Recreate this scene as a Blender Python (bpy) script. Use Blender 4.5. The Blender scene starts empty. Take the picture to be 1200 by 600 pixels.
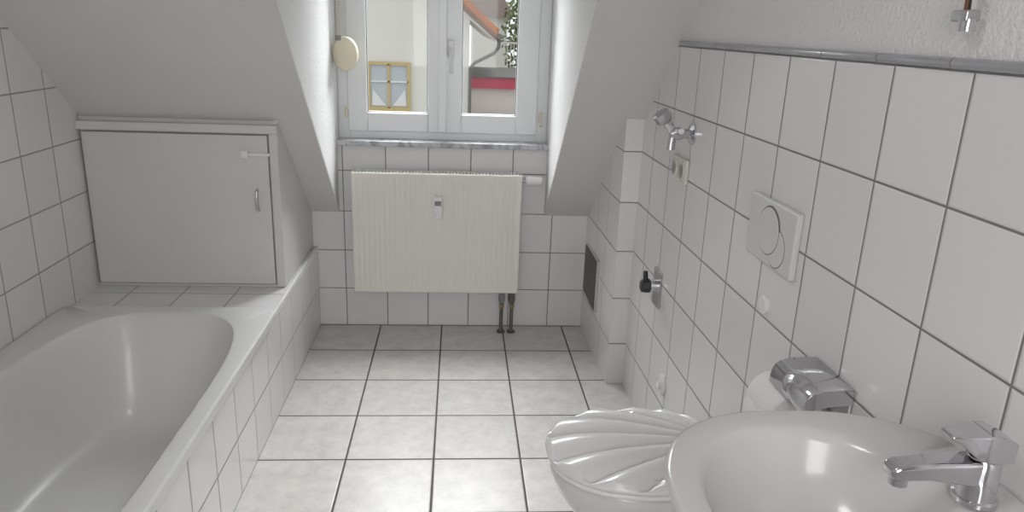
import bpy, math, random
from mathutils import Vector, Matrix
random.seed(4)
sc=bpy.context.scene
try:
    sc.view_settings.view_transform='Standard'; sc.view_settings.look='None'
except Exception: pass
# ------------------------------------------------------------ helpers
def link(o): sc.collection.objects.link(o); return o
def empty(name,loc=(0,0,0),rotz=0):
    o=bpy.data.objects.new(name,None); o.location=loc; o.rotation_euler=(0,0,rotz); o.empty_display_size=.1
    return link(o)
def mesh(name,vs,fs,mats=None,parent=None,smooth=None,mi=None):
    me=bpy.data.meshes.new(name); me.from_pydata([tuple(v) for v in vs],[],[tuple(f) for f in fs])
    if mats:
        for m in (mats if isinstance(mats,(list,tuple)) else [mats]): me.materials.append(m)
    if mi:
        for p,k in zip(me.polygons,mi): p.material_index=k
    import bmesh
    bm=bmesh.new(); bm.from_mesh(me); bmesh.ops.recalc_face_normals(bm,faces=bm.faces); bm.to_mesh(me); bm.free()
    if smooth is not None:
        for p in me.polygons: p.use_smooth=True
        me.set_sharp_from_angle(angle=math.radians(smooth))
    o=link(bpy.data.objects.new(name,me))
    if parent: o.parent=parent
    return o
def boxdata(a,b):
    (x0,y0,z0),(x1,y1,z1)=a,b
    v=[(x0,y0,z0),(x1,y0,z0),(x1,y1,z0),(x0,y1,z0),(x0,y0,z1),(x1,y0,z1),(x1,y1,z1),(x0,y1,z1)]
    f=[(0,3,2,1),(4,5,6,7),(0,1,5,4),(1,2,6,5),(2,3,7,6),(3,0,4,7)] # bottom top -y +x +y -x
    return v,f
def box(name,a,b,mat,parent=None,bev=0,mi=None,seg=2):
    v,f=boxdata(a,b); o=mesh(name,v,f,mat,parent,mi=mi)
    if bev:
        m=o.modifiers.new('bevel','BEVEL'); m.width=bev; m.segments=seg; m.limit_method='ANGLE'
        for p in o.data.polygons: p.use_smooth=True
        w=o.modifiers.new('wn','WEIGHTED_NORMAL'); w.keep_sharp=True
    return o
def prism(name,poly,lo,hi,axis,mat,parent=None,bev=0):
    def P(p,t):
        if axis=='x': return (t,p[0],p[1])
        if axis=='y': return (p[0],t,p[1])
        return (p[0],p[1],t)
    n=len(poly); v=[P(p,lo) for p in poly]+[P(p,hi) for p in poly]
    f=[tuple(range(n)),tuple(range(n,2*n))]+[(i,(i+1)%n,n+(i+1)%n,n+i) for i in range(n)]
    o=mesh(name,v,f,mat,parent)
    if bev:
        m=o.modifiers.new('bevel','BEVEL'); m.width=bev; m.segments=2; m.limit_method='ANGLE'
    return o
def tube(name,pts,rad,mat,parent=None,seg=20,cap=True,smooth=40):
    pts=[Vector(p) for p in pts]
    if not isinstance(rad,(list,tuple)): rad=[rad]*len(pts)
    vs=[];fs=[]
    t0=(pts[1]-pts[0]).normalized()
    up=Vector((0,0,1)) if abs(t0.z)<.9 else Vector((1,0,0))
    n=t0.cross(up).normalized()
    for i,p in enumerate(pts):
        if i==0: t=pts[1]-pts[0]
        elif i==len(pts)-1: t=pts[-1]-pts[-2]
        else:
            a=(pts[i]-pts[i-1]); b=(pts[i+1]-pts[i])
            t=(a.normalized() if a.length>1e-9 else Vector())+(b.normalized() if b.length>1e-9 else Vector())
        if t.length<1e-6: t=t0
        t=t.normalized()
        n=(n-t*n.dot(t)).normalized(); b=t.cross(n)
        for k in range(seg):
            an=2*math.pi*k/seg
            vs.append(p+(n*math.cos(an)+b*math.sin(an))*rad[i])
    for i in range(len(pts)-1):
        for k in range(seg):
            fs.append((i*seg+k,i*seg+(k+1)%seg,(i+1)*seg+(k+1)%seg,(i+1)*seg+k))
    if cap: fs.append(tuple(range(seg))); fs.append(tuple(range((len(pts)-1)*seg,len(pts)*seg)))
    return mesh(name,vs,fs,mat,parent,smooth=smooth)
def rings(name,rs,mat,parent=None,capb=True,capt=True,smooth=40):
    n=len(rs[0]); vs=[p for r in rs for p in r]; fs=[]
    for i in range(len(rs)-1):
        for k in range(n): fs.append((i*n+k,i*n+(k+1)%n,(i+1)*n+(k+1)%n,(i+1)*n+k))
    if capb: fs.append(tuple(range(n)))
    if capt: fs.append(tuple(range((len(rs)-1)*n,len(rs)*n)))
    return mesh(name,vs,fs,mat,parent,smooth=smooth)
def sell(cx,cy,a,b,n,z,N=96):
    r=[]
    for k in range(N):
        t=2*math.pi*(k+.5)/N; c,s=math.cos(t),math.sin(t)
        r.append((cx+a*math.copysign(abs(c)**(2/n),c),cy+b*math.copysign(abs(s)**(2/n),s),z))
    return r
# ------------------------------------------------------------ materials
class NT:
    def __init__(s,m): s.m=m; m.use_nodes=True; s.t=m.node_tree; s.b=s.t.nodes['Principled BSDF']
    def n(s,ty,**k):
        x=s.t.nodes.new(ty)
        for a,b in k.items(): setattr(x,a,b)
        return x
    def l(s,a,b): s.t.links.new(a,b)
    def math(s,op,a,b=None):
        x=s.n('ShaderNodeMath',operation=op)
        for i,v in enumerate((a,b)):
            if v is None: continue
            if isinstance(v,(int,float)): x.inputs[i].default_value=v
            else: s.l(v,x.inputs[i])
        return x.outputs[0]
def mat(name,col,rough=.5,metal=0,bump=0,bscale=60,coat=0,var=0,vscale=4,spec=.5,detail=4):
    m=bpy.data.materials.new(name); t=NT(m)
    t.b.inputs['Base Color'].default_value=(*col,1); t.b.inputs['Roughness'].default_value=rough
    t.b.inputs['Metallic'].default_value=metal; t.b.inputs['Coat Weight'].default_value=coat
    t.b.inputs['Specular IOR Level'].default_value=spec
    tc=t.n('ShaderNodeTexCoord')
    nz=t.n('ShaderNodeTexNoise'); nz.inputs['Scale'].default_value=vscale; nz.inputs['Detail'].default_value=5
    t.l(tc.outputs['Object'],nz.inputs['Vector'])
    v=max(var,.015)
    mr=t.n('ShaderNodeMapRange'); mr.inputs[1].default_value=.3; mr.inputs[2].default_value=.7; mr.inputs[3].default_value=1-v; mr.inputs[4].default_value=1+v*.3
    t.l(nz.outputs['Fac'],mr.inputs[0])
    mx=t.n('ShaderNodeVectorMath',operation='SCALE'); mx.inputs[0].default_value=col; t.l(mr.outputs[0],mx.inputs['Scale'])
    t.l(mx.outputs[0],t.b.inputs['Base Color'])
    if bump:
        n2=t.n('ShaderNodeTexNoise'); n2.inputs['Scale'].default_value=bscale; n2.inputs['Detail'].default_value=detail
        t.l(tc.outputs['Object'],n2.inputs['Vector'])
        bp=t.n('ShaderNodeBump'); bp.inputs['Strength'].default_value=bump; bp.inputs['Distance'].default_value=.004
        t.l(n2.outputs['Fac'],bp.inputs['Height']); t.l(bp.outputs[0],t.b.inputs['Normal'])
    return m
def tilemat(name,ua,va,ou,ov,pu,pv,g,tile,grout,rough=.18,marble=0,wav=.15):
    m=bpy.data.materials.new(name); t=NT(m)
    tc=t.n('ShaderNodeTexCoord'); sp=t.n('ShaderNodeSeparateXYZ'); t.l(tc.outputs['Object'],sp.inputs[0])
    ds=[];fl=[]
    for ax,o,p in ((ua,ou,pu),(va,ov,pv)):
        q=t.math('DIVIDE',t.math('SUBTRACT',sp.outputs['XYZ'.index(ax)],o),p)
        fl.append(t.math('FLOOR',q))
        fr=t.math('FRACT',q)
        a=t.math('ABSOLUTE',t.math('SUBTRACT',fr,.5))
        ds.append(t.math('MULTIPLY',t.math('SUBTRACT',.5,a),p))
    d=t.math('MINIMUM',ds[0],ds[1])
    mk=t.n('ShaderNodeMapRange'); mk.inputs[1].default_value=g/2-.0004; mk.inputs[2].default_value=g/2+.0006; t.l(d,mk.inputs[0])
    hb=t.n('ShaderNodeMapRange',interpolation_type='SMOOTHSTEP'); hb.inputs[1].default_value=g/2-.001; hb.inputs[2].default_value=g/2+.004; t.l(d,hb.inputs[0])
    cb=t.n('ShaderNodeCombineXYZ'); t.l(fl[0],cb.inputs[0]); t.l(fl[1],cb.inputs[1])
    wn=t.n('ShaderNodeTexWhiteNoise',noise_dimensions='3D'); t.l(cb.outputs[0],wn.inputs['Vector'])
    rv=t.n('ShaderNodeMapRange'); rv.inputs[3].default_value=.965; rv.inputs[4].default_value=1.02; t.l(wn.outputs['Value'],rv.inputs[0])
    nz=t.n('ShaderNodeTexNoise'); nz.inputs['Scale'].default_value=14; nz.inputs['Detail'].default_value=10; nz.inputs['Roughness'].default_value=.72
    vm=t.n('ShaderNodeVectorMath',operation='ADD'); t.l(tc.outputs['Object'],vm.inputs[0])
    vs=t.n('ShaderNodeVectorMath',operation='SCALE'); vs.inputs['Scale'].default_value=7; t.l(cb.outputs[0],vs.inputs[0]); t.l(vs.outputs[0],vm.inputs[1])
    t.l(vm.outputs[0],nz.inputs['Vector'])
    nr=t.n('ShaderNodeMapRange'); nr.inputs[1].default_value=.3; nr.inputs[2].default_value=.7; nr.inputs[3].default_value=1-marble; nr.inputs[4].default_value=1+marble*.4; t.l(nz.outputs['Fac'],nr.inputs[0])
    sc1=t.n('ShaderNodeVectorMath',operation='SCALE'); sc1.inputs[0].default_value=tile; t.l(t.math('MULTIPLY',rv.outputs[0],nr.outputs[0]),sc1.inputs['Scale'])
    mx=t.n('ShaderNodeMix',data_type='RGBA'); t.l(mk.outputs[0],mx.inputs[0]); mx.inputs[6].default_value=(*grout,1); t.l(sc1.outputs[0],mx.inputs[7])
    t.l(mx.outputs[2],t.b.inputs['Base Color'])
    rr=t.n('ShaderNodeMapRange'); rr.inputs[3].default_value=.85; rr.inputs[4].default_value=rough; t.l(mk.outputs[0],rr.inputs[0]); t.l(rr.outputs[0],t.b.inputs['Roughness'])
    n2=t.n('ShaderNodeTexNoise'); n2.inputs['Scale'].default_value=5; n2.inputs['Detail'].default_value=1; t.l(vm.outputs[0],n2.inputs['Vector'])
    b1=t.n('ShaderNodeBump'); b1.inputs['Strength'].default_value=wav; b1.inputs['Distance'].default_value=.01; t.l(n2.outputs['Fac'],b1.inputs['Height'])
    b2=t.n('ShaderNodeBump'); b2.inputs['Strength'].default_value=.6; b2.inputs['Distance'].default_value=.002; t.l(hb.outputs[0],b2.inputs['Height']); t.l(b1.outputs[0],b2.inputs['Normal'])
    t.l(b2.outputs[0],t.b.inputs['Normal'])
    return m
TW=(.765,.75,.75); GR=(.22,.215,.215); GL=(.28,.275,.27)
m_tr=tilemat('tile_right','Y','Z',1.074,1.409-.204*7,.2027,.204,.0042,TW,GR,rough=.25)
m_tb=tilemat('tile_back','X','Z',-.34,0,.2,.195,.0042,TW,GR)
m_tl=tilemat('tile_left','Y','Z',2.90,.39,.2,.2,.004,TW,GL)
m_ta=tilemat('tile_apron','Y','Z',3.48,.0,.2,.195,.004,TW,GL)
m_tt=tilemat('tile_ledge','X','Y',-.67,2.81,.2,.2,.004,TW,GL)
m_cy=tilemat('tile_chase_side','Y','Z',2.85,-.019,.2,.204,.0042,TW,GR)
m_cx=tilemat('tile_chase_front','X','Z',.55,-.019,.6,.204,.0042,TW,GR)
m_fl=tilemat('tile_floor','X','Y',-.3738,3.4844,.303,.303,.0065,(.70,.67,.645),(.10,.09,.085),rough=.36,marble=.22,wav=.05)
m_pl=mat('plaster_smooth',(.66,.648,.645),.85,bump=.25,bscale=35)
m_pr=mat('plaster_rough',(.78,.775,.77),.9,bump=.9,bscale=110,detail=6)
m_cab=mat('painted_board',(.65,.64,.63),.45,bump=.1,bscale=25,var=.03)
m_cabd=mat('board_edge',(.62,.61,.60),.5)
m_enam=mat('enamel_white',(.71,.71,.705),.3,coat=.15)
m_cer=mat('ceramic_white',(.62,.605,.605),.2,coat=.25)
m_plas=mat('plastic_white',(.78,.775,.77),.28)
m_lid=mat('lid_plastic',(.72,.71,.705),.22)
m_rad=mat('radiator_cream',(.79,.78,.715),.38)
m_radd=mat('radiator_dark',(.45,.43,.36),.5)
m_chr=mat('chrome',(.66,.66,.68),.10,metal=1)
m_ste=mat('brushed_steel',(.55,.55,.56),.32,metal=1)
m_blk=mat('black_plastic',(.03,.03,.03),.4)
m_gry=mat('grey_panel',(.11,.108,.105),.6)
m_bei=mat('beige_plastic',(.72,.66,.50),.4)
m_strap=mat('strap_grey',(.55,.52,.46),.8)
m_pvc=mat('window_pvc',(.80,.81,.82),.3)
m_hnd=mat('handle_white',(.66,.66,.66),.3)
m_seal=mat('window_seal',(.25,.25,.25),.6)
m_bra=mat('dull_brass',(.40,.33,.22),.4,metal=.8)
m_cop=mat('old_pipe',(.16,.145,.135),.55,metal=.3)
m_trim=mat('trim_glaze',(.36,.36,.385),.15,coat=.5,var=.12,vscale=14)
m_pap=mat('toilet_paper',(.84,.83,.82),.95,bump=.5,bscale=200)
m_card=mat('cardboard',(.4,.32,.24),.9)
m_mar=bpy.data.materials.new('marble_sill'); t=NT(m_mar)
tc=t.n('ShaderNodeTexCoord'); nz=t.n('ShaderNodeTexNoise'); nz.inputs['Scale'].default_value=14; nz.inputs['Detail'].default_value=9; nz.inputs['Distortion'].default_value=1.5
t.l(tc.outputs['Object'],nz.inputs['Vector']); cr=t.n('ShaderNodeValToRGB'); t.l(nz.outputs['Fac'],cr.inputs[0])
cr.color_ramp.elements[0].position=.36; cr.color_ramp.elements[0].color=(.25,.26,.28,1); cr.color_ramp.elements[1].position=.58; cr.color_ramp.elements[1].color=(.52,.53,.55,1)
t.l(cr.outputs[0],t.b.inputs['Base Color']); t.b.inputs['Roughness'].default_value=.25
m_gl=bpy.data.materials.new('window_glass'); m_gl.use_nodes=True; nt=m_gl.node_tree; nt.nodes.clear()
o_=nt.nodes.new('ShaderNodeOutputMaterial'); mx=nt.nodes.new('ShaderNodeMixShader'); tr=nt.nodes.new('ShaderNodeBsdfTransparent'); gl=nt.nodes.new('ShaderNodeBsdfGlossy')
gl.inputs['Roughness'].default_value=.02; mx.inputs[0].default_value=.012; tr.inputs[0].default_value=(.97,.98,.975,1)
nt.links.new(tr.outputs[0],mx.inputs[1]); nt.links.new(gl.outputs[0],mx.inputs[2]); nt.links.new(mx.outputs[0],o_.inputs[0])

# ------------------------------------------------------------ room shell
LX=-1.42; YB=3.484; CL=-.56; CR=.42; SL=.862; ZK=.58
RA,RB=.781,.0222
def slz(y): return ZK+SL*(YB-y)
ZC=2.3; YC=YB-(ZC-ZK)/SL; ZD=2.05; YD=YB-(ZD-ZK)/SL
box('floor',(LX-.1,-.7,-.1),(1.0,YB+.1,0),m_fl)
box('ceiling',(LX-.1,-.7,ZC),(1.0,YC+.02,ZC+.1),m_pl)
box('wall_left',(LX-.1,-.7,0),(LX,YB+.1,ZC),m_tl)
wr=empty('wall_right',(RA,0,0),RB)
box('wall_right_tiles',(0,-.75,0),(.1,YB+.1,1.409),m_tr,wr)
box('wall_right_plaster',(.003,-.75,1.409),(.1,YB+.1,ZC),m_pr,wr)
wf=empty('wall_front')
box('wall_front_a',(LX,-.7,0),(-.5,-.6,ZC),m_pl,wf); box('wall_front_b',(.4,-.7,0),(.85,-.6,ZC),m_pl,wf); box('wall_front_c',(-.5,-.7,2.02),(.4,-.6,ZC),m_pl,wf)
prism('wall_back',[(LX,0),(.9,0),(.9,ZK),(CR,ZK),(CR,.905),(CL,.905),(CL,ZK),(LX,ZK)],YB,YB+.1,'y',m_tb)
def slope(name,x0,x1,ya,yb_):
    th=.12
    prism(name,[(ya,slz(ya)),(yb_,slz(yb_)),(yb_,slz(yb_)+th),(ya,slz(ya)+th)],x0,x1,'x',m_pl)
slope('ceiling_slope_left',LX-.05,CL-.0006,YB+.05,YC)
slope('ceiling_slope_right',CR+.0006,.95,YB+.05,YC)
slope('ceiling_slope_mid',CL-.0006,CR+.0006,YD,YC)
for nm,x0,x1 in (('wall_dormer_left',CL-.1,CL),('wall_dormer_right',CR,CR+.1)):
    e=.012
    prism(nm,[(YB+.0,ZK+e),(YB+.25,ZK+e),(YB+.25,ZD),(YD,ZD+e)],x0,x1,'x',m_pr)
box('ceiling_dormer',(CL-.1,YD,ZD),(CR+.1,YB+.25,ZD+.1),m_pl)
tr_=empty('trim_right',(RA,0,0),RB)
y=-.70;i=0
while y<2.47:
    a=y;b=min(y+.2007,2.49)
    tube('trim_piece_%d'%i,[(-.001,a,1.419),(-.001,b-.002,1.419)],.0085,m_trim,tr_,seg=12,smooth=50)
    y+=.2027;i+=1
ch=empty('pipe_chase_wall')
x0,x1,y0,y1=.640,.735,2.85,YB+.02
v=[(x0+.006,y0,0),(x1,y0,0),(x1,y1,0),(x0-.008,y1,0),(x0+.006,y0,slz(y0)+.01),(x1,y0,slz(y0)+.01),(x1,y1,slz(y1)+.01),(x0-.008,y1,slz(y1)+.01)]
mesh('chase_body',v,[(0,3,2,1),(4,5,6,7),(0,1,5,4),(1,2,6,5),(2,3,7,6),(3,0,4,7)],[m_cy,m_cx],ch,mi=[0,0,1,0,1,0])
ap=empty('access_panel')
box('panel_frame',(.628,3.13,.215),(.642,3.43,.46),m_ste,ap,bev=.003)
box('panel_door',(.624,3.137,.222),(.632,3.423,.453),m_gry,ap,bev=.002)

# ------------------------------------------------------------ window
w=empty('window_1')
WY0,WY1=3.53,3.60
gx=[(-.425,-.145),(.010,.268)]; gz0,gz1=1.048,1.90
fx0,fx1,fz0,fz1=CL,CR,.925,ZD
def frame(nm,x0,x1,z0,z1,ix0,ix1,iz0,iz1,ya,yb_,m,bev=.004,par=w):
    box(nm+'_l',(x0,ya,z0),(ix0,yb_,z1),m,par,bev); box(nm+'_r',(ix1,ya,z0),(x1,yb_,z1),m,par,bev)
    box(nm+'_b',(ix0-.001,ya,z0),(ix1+.001,yb_,iz0),m,par,bev); box(nm+'_t',(ix0-.001,ya,iz1),(ix1+.001,yb_,z1),m,par,bev)
frame('outer_frame',fx0,fx1,fz0,fz1,fx0+.055,fx1-.055,fz0+.045,fz1-.05,WY0+.012,WY1+.02,m_pvc)
mid=(gx[0][1]+gx[1][0])/2
for k,(a,b) in enumerate(gx):
    sx0=-.515 if k==0 else mid-.010
    sx1=mid-.014 if k==0 else .368
    frame('sash_%d'%k,sx0,sx1,fz0+.035,gz1+.06,a,b,gz0,gz1,WY0,WY1-.005,m_pvc,bev=.006)
    frame('seal_%d'%k,a-.004,b+.004,gz0-.004,gz1+.004,a+.004,b-.004,gz0+.004,gz1-.004,WY0+.012,WY0+.03,m_seal,bev=0)
    box('glass_%d'%k,(a,WY0+.03,gz0),(b,WY0+.034,gz1),m_gl,w)
box('astragal',(mid-.03,WY0-.012,fz0+.04),(mid+.010,WY0+.002,gz1+.055),m_pvc,w,bev=.005)
hc=mid+.030
box('handle_plate',(hc-.015,WY0-.014,1.30),(hc+.015,WY0+.001,1.385),m_hnd,w,bev=.005)
tube('handle_neck',[(hc,WY0-.01,1.345),(hc,WY0-.050,1.345)],.009,m_hnd,w)
box('handle_grip',(hc-.011,WY0-.062,1.235),(hc+.011,WY0-.046,1.358),m_hnd,w,bev=.006)
for x,z in ((.385,1.05),(-.520,1.05)):
    tube('hinge_%d'%int(x*10),[(x,WY0-.008,z-.03),(x,WY0-.008,z+.02)],.007,m_bei,w)
box('handle_hole_plug',(.385,WY0-.003,1.0),(.395,WY0+.013,1.01),m_bra,w)
sill=box('window_sill',(CL-.012,YB-.04,.903),(CR+.012,WY0+.03,.927),m_mar,bev=.003)
sw=empty('shutter_strap_winder')
N=40
def ov(a,b,y): return [(-.502+a*math.cos(2*math.pi*k/N),y,1.312+b*math.sin(2*math.pi*k/N)) for k in range(N)]
rings('winder_case',[ov(.048,.066,3.458),ov(.054,.072,3.452),ov(.055,.074,3.415),ov(.051,.070,3.407),ov(.03,.05,3.403)],m_bei,sw)
box('strap',(-.536,3.412,1.36),(-.518,3.415,2.04),m_strap,sw)
box('winder_bracket',(-.56,3.42,1.29),(-.535,3.45,1.345),m_bei,sw)
box('winder_slot',(-.541,3.404,1.368),(-.517,3.418,1.390),m_seal,sw,bev=.002)

# ------------------------------------------------------------ bath ledge + apron
box('wall_bath_apron',(-.70,.80,0),(-.67,YB,.392),m_ta)
ld=box('wall_bath_ledge',(LX,2.585,.30),(-.674,YB,.408),m_tt)
box('trim_1',(-.680,2.60,.386),(-.667,YB,.411),m_plas,bev=.003)
box('trim_2',(LX,2.892,.408),(-.69,2.90,.420),m_cabd,bev=.002)
tb=empty('bathtub')
cx,cy=(LX+.002-.655)/2,1.755; A=(-.655-LX-.004)/2; B=.855
R=[]
R.append(sell(cx,cy,A-.012,B-.012,26,.395,160))
R.append(sell(cx,cy,A-.001,B-.001,26,.397,160)); R.append(sell(cx,cy,A,B,26,.425,160)); R.append(sell(cx,cy,A-.006,B-.006,24,.4315,160))
ox=cx+.020
R.append(sell(ox,cy,A-.064,B-.06,3.8,.432,160))
R.append(sell(ox,cy,A-.072,B-.068,3.7,.428,160)); R.append(sell(ox,cy,A-.078,B-.074,3.7,.418,160))
for s,z,e in ((.083,.40,3.6),(.094,.34,3.5),(.108,.26,3.4),(.122,.18,3.3),(.140,.12,3.2),(.165,.082,3.1),(.20,.066,3),(.25,.06,2.8)):
    k=(.43-z)
    R.append(sell(ox,cy+.02-k*.12,A-s,B-s-.15*k-.02,e,z,160))
rings('tub_body',R,m_enam,tb,capb=False,capt=True,smooth=35)
R2=[sell(cx,cy,A-.06,B-.06,5,.42,80),sell(cx,cy,A-.070,B-.08,4,.2,80),sell(cx,cy-.04,A-.11,B-.16,3.4,.03,80)]
rings('tub_hull',R2,m_enam,tb,capt=True,capb=False)
for i,(x,y) in enumerate(((-1.2,1.2),(-.9,1.2),(-1.2,2.2),(-.9,2.2))): tube('foot_%d'%i,[(x,y,0),(x,y,.06)],.02,m_blk,tb)
tube('drain',[(ox,1.2,.060),(ox,1.2,.064)],.035,m_chr,tb,seg=32)
tube('overflow',[(LX+.140,1.75,.33),(LX+.153,1.75,.33)],.035,m_chr,tb,seg=32)

# ------------------------------------------------------------ cabinet under slope
cb=empty('eaves_cabinet')
CY=2.90
prism('cabinet_side',[(CY+.004,.411),(YB,.411),(YB,ZK),(CY+.004,slz(CY)-.004)],-.705,-.690,'x',m_cab,cb)
box('cabinet_back_board',(LX,CY+.004,.411),(-.705,CY+.02,1.075),m_cabd,cb)
box('door_leaf',(LX+.012,CY-.018,.424),(-.728,CY+.003,1.022),m_cab,cb,bev=.003)
box('frame_right',(-.722,CY-.014,.411),(-.690,CY+.006,1.055),m_cab,cb,bev=.002)
box('top_lip',(LX,CY-.03,1.030),(-.688,CY+.006,1.062),m_cab,cb,bev=.003)
tube('pull_handle',[(-.775,CY-.018,.73),(-.775,CY-.036,.735),(-.775,CY-.04,.75),(-.775,CY-.04,.79),(-.775,CY-.036,.805),(-.775,CY-.018,.81)],.006,m_ste,cb,seg=12)
box('latch_plate',(-.83,CY-.03,.935),(-.80,CY-.016,.965),m_plas,cb,bev=.004)
box('latch_arm',(-.80,CY-.026,.944),(-.72,CY-.016,.956),m_plas,cb,bev=.002)

# ------------------------------------------------------------ radiator
rd=empty('radiator')
rx0,rx1,rz0,rz1,ry=-.487,.297,.215,.795,3.37
nr=31; p=(rx1-rx0-.03)/nr
prof=[(rx0,.006),(rx0+.004,.0),(rx0+.015,0)]
for i in range(nr):
    x=rx0+.015+i*p
    prof+= [(x+p*.05,0),(x+p*.30,.004),(x+p*.42,.004),(x+p*.66,0)]
prof+=[(rx1-.015,0),(rx1-.004,0),(rx1,.006)]
zr=[(rz0,.0,.004),(rz0+.004,0,0),(rz0+.02,0,0),(rz0+.035,1,0),(rz1-.035,1,0),(rz1-.02,0,0),(rz1-.004,0,0),(rz1,0,.004)]
vs=[];fs=[];n=len(prof)
for z,k,e in zr:
    for q_,(x,d) in enumerate(prof):
        dd=d*k if 3<=q_<n-3 else d
        vs.append((x,ry+dd+e,z))
for j in range(len(zr)-1):
    for i in range(n-1): fs.append((j*n+i,j*n+i+1,(j+1)*n+i+1,(j+1)*n+i))
mesh('front_panel',vs,fs,m_rad,rd,smooth=25)
box('rear_panel',(rx0+.01,ry+.055,rz0+.01),(rx1-.01,ry+.068,rz1-.01),m_rad,rd,bev=.003)
box('core',(rx0+.02,ry+.012,rz0+.02),(rx1-.02,ry+.05,rz1-.03),m_radd,rd)
box('side_l',(rx0,ry+.004,rz0+.01),(rx0+.003,ry+.072,rz1),m_rad,rd); box('side_r',(rx1-.003,ry+.004,rz0+.01),(rx1,ry+.072,rz1),m_rad,rd)
box('grille_front',(rx0,ry+.003,rz1-.006),(rx1,ry+.012,rz1),m_rad,rd); box('grille_back',(rx0,ry+.062,rz1-.006),(rx1,ry+.072,rz1),m_rad,rd)
k=0;x=rx0+.004
while x<rx1-.006:
    box('slat_%d'%k,(x,ry+.01,rz1-.008),(x+.006,ry+.064,rz1-.001),m_rad,rd); x+=.0155;k+=1
for i,(x,z) in enumerate(((rx0+.12,.70),(rx1-.12,.70))): box('bracket_%d'%i,(x,ry+.068,z-.05),(x+.03,YB-.001,z+.05),m_ste,rd)
tube('valve_stub',[(rx1-.002,3.41,.765),(rx1+.025,3.41,.765)],.012,m_chr,rd)
tube('thermostat_head',[(rx1+.02,3.41,.765),(rx1+.03,3.41,.765),(rx1+.09,3.41,.765),(rx1+.098,3.41,.765)],[.016,.023,.021,.015],m_plas,rd)
box('heat_meter',(-.110,ry-.022,.585),(-.070,ry+.002,.69),m_plas,rd,bev=.004)
box('meter_display',(-.105,ry-.0235,.65),(-.075,ry-.021,.672),m_seal,rd)
box('meter_label',(-.101,ry-.0232,.60),(-.079,ry-.0215,.612),m_ste,rd)
for i,x in enumerate((.222,.272)):
    tube('pipe_%d'%i,[(x,ry+.035,rz0+.01),(x,ry+.035,.002)],.009,m_cop,rd,seg=14)
    tube('valve_body_%d'%i,[(x,ry+.035,.205),(x,ry+.035,.195),(x,ry+.035,.165),(x,ry+.035,.155)],[.011,.016,.016,.011],m_cop if i else m_seal,rd,seg=8)
    tube('valve_nut_%d'%i,[(x,ry+.035,.15),(x,ry+.035,.13)],.014,m_bra,rd,seg=6)
    tube('rosette_%d'%i,[(x,ry+.035,0),(x,ry+.035,.006),(x,ry+.035,.010)],[.021,.021,.012],m_gry,rd,seg=24)

# ------------------------------------------------------------ right wall fittings
def wallobj(name): return empty(name,(RA,0,0),RB)
def cylx(nm,y,z,x0,x1,r,m,par,seg=32,bev=None):
    if bev: return tube(nm,[(x0,y,z),(x1+bev,y,z),(x1,y,z)],[r,r,r-bev],m,par,seg=seg)
    return tube(nm,[(x0,y,z),(x1,y,z)],r,m,par,seg=seg)
m_plate=mat('plate_satin',(.66,.655,.65),.3)
m_gap=mat('plate_gap',(.12,.12,.12),.5)
fp=wallobj('flush_plate')
box('plate',(-.016,1.505,.932),(0,1.752,1.084),m_plate,fp,bev=.005,seg=3)
def disc(nm,y,z,r,x0,x1,m,par):
    tube(nm,[(x0,y,z),(x1+.002,y,z),(x1,y,z)],[r,r,r-.002],m,par,seg=48)
disc('groove_small',1.588,.983,.0480,-.013,-.0163,m_gap,fp); disc('button_small',1.588,.983,.0445,-.013,-.0178,m_plate,fp)
disc('groove_big',1.634,1.014,.0590,-.013,-.0182,m_gap,fp); disc('button_big',1.634,1.014,.0558,-.013,-.0197,m_plate,fp)
c=wallobj('wall_cap'); cylx('cap_disc',1.63,.83,0,-.010,.022,m_plas,c,bev=.003)
c=wallobj('drain_cap'); cylx('cap_disc',2.31,.27,0,-.012,.036,m_plas,c,bev=.004)
cylx('cap_knob',2.31,.27,-.01,-.022,.014,m_plas,c,bev=.003)
so=wallobj('power_socket')
m_sock=mat('socket_cream',(.70,.68,.62),.3)
box('socket_plate',(-.012,2.28,.985),(0,2.43,1.065),m_sock,so,bev=.004)
for i,y in enumerate((2.317,2.393)):
    tube('socket_ring_%d'%i,[(-.010,y,1.025),(-.016,y,1.025),(-.016,y,1.025),(-.006,y,1.025)],[.028,.028,.022,.021],m_sock,so,seg=32)
    cylx('socket_well_%d'%i,y,1.025,-.010,-.0125,.0205,m_gap,so,seg=24)
    for s in (-1,1): cylx('hole_%d_%d'%(i,s),y+s*.009,1.025,-.005,-.0135,.003,m_blk,so,seg=10)
wt=wallobj('washing_machine_tap')
ty,tz=2.28,1.15
tube('rosette',[(0,ty,tz),(-.006,ty,tz),(-.014,ty,tz)],[.034,.034,.018],m_chr,wt,seg=32)
tube('tap_body',[(-.01,ty,tz),(-.03,ty,tz),(-.045,ty,tz),(-.075,ty,tz)],[.015,.015,.02,.019],m_chr,wt)
tube('tap_head',[(-.06,ty,tz),(-.075,ty,tz+.02),(-.095,ty,tz+.045)],[.014,.014,.015],m_chr,wt)
tube('tap_handle',[(-.088,ty,tz+.034),(-.094,ty,tz+.042),(-.110,ty,tz+.060),(-.114,ty,tz+.065)],[.018,.027,.027,.02],m_ste,wt,seg=8)
tube('tap_outlet',[(-.065,ty,tz),(-.07,ty-.005,tz-.025),(-.072,ty-.008,tz-.05)],[.014,.014,.015],m_ste,wt)
tube('backflow_valve',[(-.05,ty,tz+.005),(-.055,ty-.03,tz+.012),(-.055,ty-.05,tz+.014)],[.012,.012,.009],m_ste,wt)
cv=wallobj('shutoff_valve')
box('valve_plate',(-.006,2.44,.50),(0,2.53,.635),m_ste,cv,bev=.003)
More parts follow.
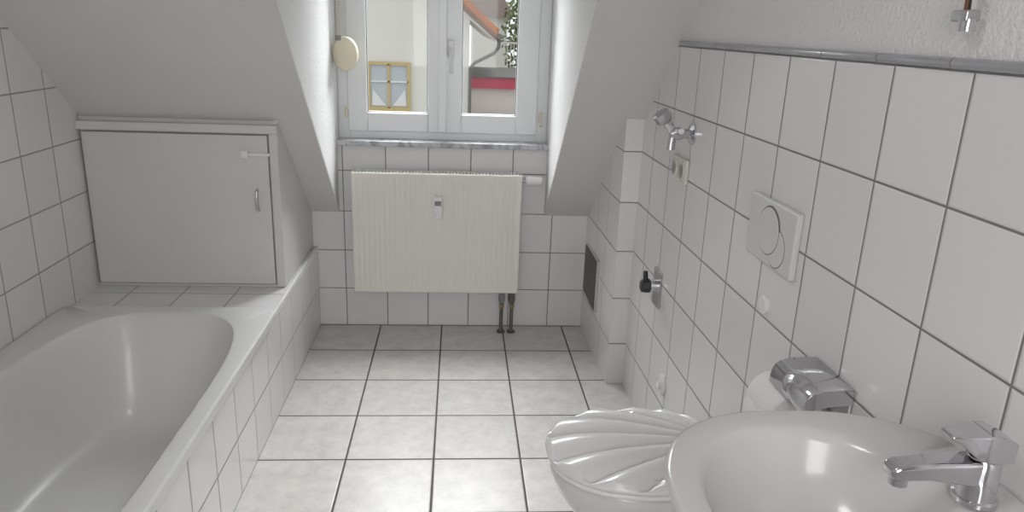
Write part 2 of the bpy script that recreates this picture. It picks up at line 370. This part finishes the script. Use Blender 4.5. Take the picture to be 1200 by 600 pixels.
tube('valve_sleeve',[(-.004,2.485,.575),(-.03,2.485,.575)],.022,m_chr,cv)
tube('valve_knob',[(-.028,2.485,.575),(-.034,2.485,.575),(-.058,2.485,.575),(-.064,2.485,.575)],[.02,.027,.025,.018],m_blk,cv,seg=8)
tube('valve_lever',[(-.046,2.485,.575),(-.05,2.485,.63)],[.01,.008],m_blk,cv)
tp=wallobj('toilet_paper_holder')
box('holder_backplate',(-.006,1.215,.735),(0,1.355,.817),m_chr,tp,bev=.003)
def sheet(nm,prof,y0,y1,th,m,par,bev=.002):
    vs=[];n=len(prof)
    for y in (y0,y1):
        for (x,z) in prof: vs.append((x,y,z))
    fs=[(i,i+1,n+i+1,n+i) for i in range(n-1)]
    o=mesh(nm,vs,fs,m,par,smooth=60)
    s=o.modifiers.new('s','SOLIDIFY'); s.thickness=th; s.offset=0
    return o
PC=[(-.004,.817),(-.03,.8175),(-.06,.816),(-.080,.811),(-.090,.804),(-.096,.793),(-.098,.778),(-.099,.766)]
sheet('holder_cover',PC,1.210,1.358,.003,m_chr,tp)
for nm,y in (('cover_side_a',1.212),('cover_side_b',1.356)):
    prism(nm,PC+[(-.092,.773),(-.05,.783),(-.004,.786)],y-.0015,y+.0015,'y',m_chr,tp)
RZ=.712
tube('holder_rod',[(-.006,1.225,.750),(-.062,1.225,RZ+.002),(-.068,1.23,RZ),(-.068,1.39,RZ)],.004,m_chr,tp,seg=10)
def circ(y,r,N=48): return [(-.068+r*math.cos(2*math.pi*k/N),y,RZ+r*math.sin(2*math.pi*k/N)) for k in range(N)]
rings('paper_roll',[circ(1.285,.021),circ(1.285,.055),circ(1.288,.058),circ(1.400,.058),circ(1.403,.055),circ(1.403,.021),circ(1.285,.021)],m_pap,tp,capb=False,capt=False)
rings('paper_core',[circ(1.286,.0205),circ(1.402,.0205),circ(1.402,.019),circ(1.286,.019),circ(1.286,.0205)],m_card,tp,capb=False,capt=False)
sheet('paper_sheet',[(-.126,RZ),(-.127,RZ-.025),(-.124,RZ-.06)],1.288,1.400,.001,m_pap,tp)
lw=wallobj('wall_lamp_wiring')
box('terminal_block',(-.035,1.07,1.478),(-.012,1.105,1.495),m_ste,lw,bev=.003)
tube('wire_1',[(0,1.09,1.53),(-.012,1.092,1.525),(-.02,1.09,1.51),(-.022,1.085,1.492)],.0025,m_blk,lw,seg=8)
tube('wire_2',[(0,1.085,1.53),(-.018,1.08,1.53),(-.03,1.082,1.515),(-.026,1.09,1.492)],.0025,m_bei,lw,seg=8)
tube('wire_3',[(0,1.08,1.535),(-.02,1.07,1.54),(-.036,1.075,1.52),(-.03,1.08,1.492)],.0025,mat('brown_wire',(.15,.06,.03),.5),lw,seg=8)
tube('clamp',[(-.024,1.08,1.465),(-.024,1.08,1.482)],.012,m_chr,lw,seg=16)

# ------------------------------------------------------------ toilet
to=empty('toilet')
TC=1.645
def egg(x0,x1,hw,z,N=96):
    L=x1-x0; xc=x0+L*.50; r=[]
    for k in range(N):
        t=2*math.pi*k/N; c,s=math.cos(t),math.sin(t)
        e=2.1 if c<0 else 3.4
        r.append((xc+(L*.5)*math.copysign(abs(c)**(2/e),c),TC+hw*math.copysign(abs(s)**(2/ (2.2 if c<0 else 2.8)),s),z))
    return r
WX=.742
rings('bowl',[egg(.56,WX,.09,.075),egg(.50,WX,.105,.085),egg(.43,WX,.125,.13),egg(.36,WX,.145,.20),egg(.30,WX,.165,.27),egg(.262,WX,.178,.33),egg(.246,WX,.183,.375),egg(.246,WX,.183,.392),egg(.252,WX,.178,.398)],m_cer,to,smooth=60)
rings('seat',[egg(.244,.70,.184,.399),egg(.240,.70,.188,.402),egg(.240,.70,.188,.412),egg(.246,.70,.183,.417)],m_plas,to,smooth=60)
hx=.70; NA=360; NR=60
out=egg(.234,.705,.194,0,NA)
cxm=.466
vs=[];fs=[]
def lidz(x,y,r):
    ph=math.atan2(y-TC,hx-x); d=math.hypot(y-TC,hx-x)
    rib=abs(math.cos(ph*12.5))**.75
    e=min(1,max(0,(1-r)/.05)); e=e*e*(3-2*e)
    h=min(1,max(0,(d-.02)/.26))
    dome=.026*(1-r**3.0)
    return .430+dome+(rib-.5)*.022*e*h
for j in range(NR+1):
    r=j/NR
    for k in range(NA):
        ox_,oy_,_=out[k]
        x=cxm+(ox_-cxm)*r; y=TC+(oy_-TC)*r
        vs.append((x,y,lidz(x,y,r)))
for j in range(NR):
    for k in range(NA): fs.append((j*NA+k,j*NA+(k+1)%NA,(j+1)*NA+(k+1)%NA,(j+1)*NA+k))
base=len(vs)
for (x,y,_) in egg(.233,.706,.195,0,NA): vs.append((x,y,.424))
for (x,y,_) in egg(.236,.704,.192,0,NA): vs.append((x,y,.418))
for k in range(NA):
    fs.append((NR*NA+k,NR*NA+(k+1)%NA,base+(k+1)%NA,base+k)); fs.append((base+k,base+(k+1)%NA,base+NA+(k+1)%NA,base+NA+k))
fs.append(tuple(range(base+NA,base+2*NA)))
mesh('shell_lid',vs,fs,m_lid,to,smooth=70)
for i,y in enumerate((TC-.08,TC+.08)): tube('hinge_%d'%i,[(.715,y-.02,.418),(.715,y+.02,.418)],.013,m_plas,to)

# ------------------------------------------------------------ washbasin
wbn=empty('washbasin')
SC=.80; ST=.86
def bas(cx_,a,b,n,z,lim=.760,N=120):
    return [(min(p[0],lim),p[1],p[2]) for p in sell(cx_,SC,a,b,n,z,N)]
R=[bas(.60,.12,.12,2.6,.70),bas(.585,.17,.17,2.5,.725),bas(.56,.215,.215,2.5,.775),bas(.548,.24,.243,2.5,.82),bas(.545,.252,.257,2.5,.842),
   bas(.545,.256,.262,2.5,.852),bas(.545,.253,.259,2.5,ST),bas(.545,.246,.252,2.5,ST+.003),
   bas(.510,.180,.218,2.25,ST-.001),bas(.508,.172,.210,2.2,ST-.005),bas(.507,.164,.202,2.2,ST-.018),bas(.507,.150,.186,2.15,ST-.055),bas(.508,.130,.160,2.1,ST-.09),bas(.51,.098,.12,2,ST-.12),bas(.515,.058,.07,2,ST-.135),bas(.52,.022,.022,2,ST-.14)]
rings('basin_body',R,m_cer,wbn,smooth=55)
tube('basin_drain',[(.52,SC,ST-.1405),(.52,SC,ST-.136)],.022,m_chr,wbn,seg=24)
tube('trap',[(.56,SC,.70),(.56,SC,.60),(.57,SC,.575),(.61,SC,.575),(.63,SC,.60),(.66,SC,.62),(.762,SC,.62)],.016,m_chr,wbn)
fa=empty('basin_faucet')
fx,fy,fz=.700,.815,ST+.002
tube('faucet_base',[(fx,fy,fz),(fx,fy,fz+.006),(fx,fy,fz+.008),(fx,fy,fz+.06),(fx,fy,fz+.066)],[.028,.028,.0245,.0225,.019],m_chr,fa,seg=40)
def loftbox(nm,secs,m,par,bev=.004):
    vs=[];fs=[]
    for s in secs: vs+=s
    for i in range(len(secs)-1):
        for k in range(4): fs.append((i*4+k,i*4+(k+1)%4,(i+1)*4+(k+1)%4,(i+1)*4+k))
    fs.append((0,1,2,3)); n=len(vs); fs.append((n-4,n-3,n-2,n-1))
    o=mesh(nm,vs,fs,m,par)
    b=o.modifiers.new('b','BEVEL'); b.width=bev; b.segments=4; b.limit_method='ANGLE'; b.angle_limit=math.radians(25)
    for p in o.data.polygons: p.use_smooth=True
    o.modifiers.new('w','WEIGHTED_NORMAL')
    return o
def sec(x,y,hw,z0,z1): return [(x,y-hw,z0),(x,y+hw,z0),(x,y+hw,z1),(x,y-hw,z1)]
loftbox('spout',[sec(fx+.01,fy,.019,fz+.026,fz+.066),sec(fx-.03,fy,.0185,fz+.030,fz+.064),sec(fx-.075,fy+.004,.017,fz+.034,fz+.060),sec(fx-.112,fy+.008,.016,fz+.030,fz+.053),sec(fx-.124,fy+.009,.014,fz+.032,fz+.048)],m_chr,fa,bev=.006)
tube('aerator',[(fx-.107,fy+.007,fz+.034),(fx-.107,fy+.007,fz+.020)],.012,m_chr,fa)
loftbox('lever',[sec(fx+.028,fy,.021,fz+.066,fz+.094),sec(fx+.0,fy,.0235,fz+.064,fz+.106),sec(fx-.022,fy,.022,fz+.070,fz+.106),sec(fx-.045,fy,.017,fz+.090,fz+.103),sec(fx-.060,fy,.013,fz+.096,fz+.102)],m_chr,fa,bev=.005)

# ------------------------------------------------------------ outside
m_hw=mat('render_white',(.70,.68,.63),.9,var=.05,vscale=1)
m_roof=mat('roof_tile',(.45,.15,.05),.8,var=.2,vscale=3)
m_pink=mat('red_metal',(.52,.08,.12),.6)
m_red=mat('red_fence',(.50,.06,.04),.6)
m_och=mat('ochre_wood',(.52,.39,.18),.6)
m_zin=mat('zinc',(.16,.15,.14),.5,metal=.3)
m_leaf=mat('leaves',(.24,.29,.14),.8,var=.5,vscale=2)
m_bark=mat('bark',(.14,.07,.04),.9)
m_grd=mat('asphalt',(.40,.40,.39),.9,var=.1)
m_dg=mat('house_glass',(.45,.48,.50),.15)
m_cur=mat('curtain',(.70,.70,.68),.9)
box('ground_outside',(-40,6,-3.1),(40,90,-3),m_grd)
nh=empty('neighbour_house')
HX=.25
prism('house_body',[(-9,-3),(HX,-3),(HX,1.86),(-4.4,5.77),(-9,1.86)],20,30,'y',m_hw,nh)
prism('roof_right',[(.95,1.24),(-4.4,5.74),(-4.4,5.92),(.98,1.40)],19.4,30.5,'y',m_roof,nh)
prism('roof_verge',[(.95,1.10),(-4.4,5.60),(-4.4,5.74),(.95,1.24)],19.35,19.6,'y',m_bark,nh)
prism('soffit',[(HX-.1,1.75),(.95,1.15),(.9,1.10),(HX-.1,1.68)],19.6,30,'y',m_hw,nh)
tube('gutter',[(1.0,19.3,1.22),(1.0,30,1.22)],.07,m_zin,nh)
tube('downpipe',[(1.0,19.5,1.16),(.98,19.5,.95),(.86,19.6,.80),(.40,19.85,.55),(.28,19.9,.40),(.27,19.9,-3)],.045,m_zin,nh)
x0,x1,z0,z1=-2.33,-1.32,-.68,.44
box('house_window_pane',(x0,19.93,z0),(x1,19.96,z1),m_dg,nh)
frame('hw_frame',x0-.05,x1+.05,z0-.1,z1+.05,x0+.03,x1-.03,z0+.03,z1-.03,19.88,19.98,m_och,bev=0,par=nh)
box('hw_mull',((x0+x1)/2-.03,19.88,z0),((x0+x1)/2+.03,19.95,z1),m_och,nh); box('hw_trans',(x0,19.88,-.02),(x1,19.95,.02),m_cur,nh)
for s,(a,b) in enumerate(((x0+.05,x0+.42),(x1-.42,x1-.05))):
    prism('hw_curtain_%d'%s,[(a,-.62),(b,-.62),((a+b)/2+(.15 if s else -.15),-.2)],19.91,19.925,'y',m_cur,nh)
ga=empty('garage')
box('garage_wall',(.25,22,-3),(4,27,-.2),m_hw,ga)
box('garage_fascia',(.15,21.8,-.25),(4.2,27,.05),m_pink,ga)
box('garage_cap',(.12,21.75,.05),(4.2,27,.09),m_zin,ga)
fe=empty('red_picket_fence')
for i in range(22): box('picket_%d'%i,(.25+i*.09,21.0,-3),(.31+i*.09,21.03,-.88),m_red,fe)
box('rail',(.2,21.03,-1.1),(2.3,21.07,-1.03),m_red,fe); box('rail_b',(.2,21.03,-2.6),(2.3,21.07,-2.5),m_red,fe)
bh=empty('distant_house')
box('distant_wall',(.6,36,-3),(2.2,42,2.0),m_hw,bh)
prism('distant_roof',[(.4,1.9),(2.4,1.9),(2.4,2.1),(1.4,3.6),(.4,3.0)],35.6,42,'y',mat('old_roof',(.30,.24,.22),.9),bh)
def tree(name,x,y,z,r,h,n=1500):
    t_=empty(name); tube('trunk',[(x,y,-3),(x+.1,y,z-r*.3)],[.16,.08],m_bark,t_,seg=10)
    vs=[];fs=[]
    for i in range(n):
        d=Vector((random.gauss(0,1),random.gauss(0,1),random.gauss(0,1))).normalized()*(random.random()**.4)
        c_=Vector((x+d.x*r,y+d.y*r,z+d.z*h)); a=Vector((random.gauss(0,1),random.gauss(0,1),random.gauss(0,1))).normalized()
        b=a.orthogonal().normalized(); s=.09
        k=len(vs); vs+= [c_+a*s,c_+b*s,c_-a*s,c_-b*s]; fs.append((k,k+1,k+2,k+3))
    mesh('foliage',vs,fs,m_leaf,t_)
tree('tree',2.9,32,1.2,1.2,2.2,1500)
tree('tree.001',3.6,30,.2,1.4,1.6)
wf2=empty('white_railing')
for i in range(14): box('rail_post_%d'%i,(1.6+i*.12,28,-.2),(1.63+i*.12,28.03,.9),m_hw,wf2)
box('rail_top',(1.5,28,.88),(3.4,28.04,.95),m_hw,wf2)

# ------------------------------------------------------------ added overhead fill fixture + lights
cl=empty('fill_fixture')  # unseen overhead fixture, added to carry fill light
lx,ly=-.3,.55
tube('fill_base',[(lx,ly,2.30),(lx,ly,2.28)],.15,m_plas,cl,seg=32)
m_op=bpy.data.materials.new('fill_glow'); t=NT(m_op); t.b.inputs['Emission Color'].default_value=(1,.97,.93,1); t.b.inputs['Emission Strength'].default_value=.6; t.b.inputs['Base Color'].default_value=(.9,.9,.88,1)
tube('fill_dome',[(lx,ly,2.28),(lx,ly,2.25),(lx,ly,2.22),(lx,ly,2.20)],[.14,.135,.10,.03],m_op,cl,seg=32)  # glowing dome belongs to the added fixture
def area(name,loc,target,sx,sy,e,col):
    l=bpy.data.lights.new(name,'AREA'); l.shape='RECTANGLE'; l.size=sx; l.size_y=sy; l.energy=e; l.color=col
    o=link(bpy.data.objects.new(name,l)); o.location=loc
    d=Vector(target)-Vector(loc); o.rotation_euler=d.to_track_quat('-Z','Y').to_euler(); return o
area('sky_light_window',(-.07,4.8,2.95),(-.07,2.6,.8),2.4,1.8,490,(.97,.985,1.0))
area('overhead_fill',(lx,ly,2.18),(lx,ly,0),.3,.3,4.5,(1,.98,.965))  # added overhead fill that brightens the room below the fixture
area('rear_fill',(-.05,-1.2,1.7),(-.05,1.5,1.2),.9,1.4,24,(1,.985,.975))  # added fill from behind the camera, through the front opening
wd=bpy.data.worlds.new('world'); sc.world=wd; wd.use_nodes=True
bg=wd.node_tree.nodes['Background']; bg.inputs[0].default_value=(.95,.975,1.0,1); bg.inputs[1].default_value=1.25

# ------------------------------------------------------------ camera
f_,th,ps,ro,h=868.3,.2986,.0777,.0368,1.447
r0=Vector((math.cos(ps),-math.sin(ps),0)); fw=Vector((math.sin(ps)*math.cos(th),math.cos(ps)*math.cos(th),-math.sin(th))); u0=Vector((math.sin(ps)*math.sin(th),math.cos(ps)*math.sin(th),math.cos(th)))
Rr=r0*math.cos(ro)+u0*math.sin(ro); Uu=u0*math.cos(ro)-r0*math.sin(ro)
M=Matrix((( Rr.x,Uu.x,-fw.x,0),(Rr.y,Uu.y,-fw.y,0),(Rr.z,Uu.z,-fw.z,h),(0,0,0,1)))
cam=bpy.data.cameras.new('camera'); cam.lens=f_/1200*36; cam.sensor_width=36; cam.clip_start=.02
co=link(bpy.data.objects.new('camera',cam)); co.matrix_world=M; sc.camera=co
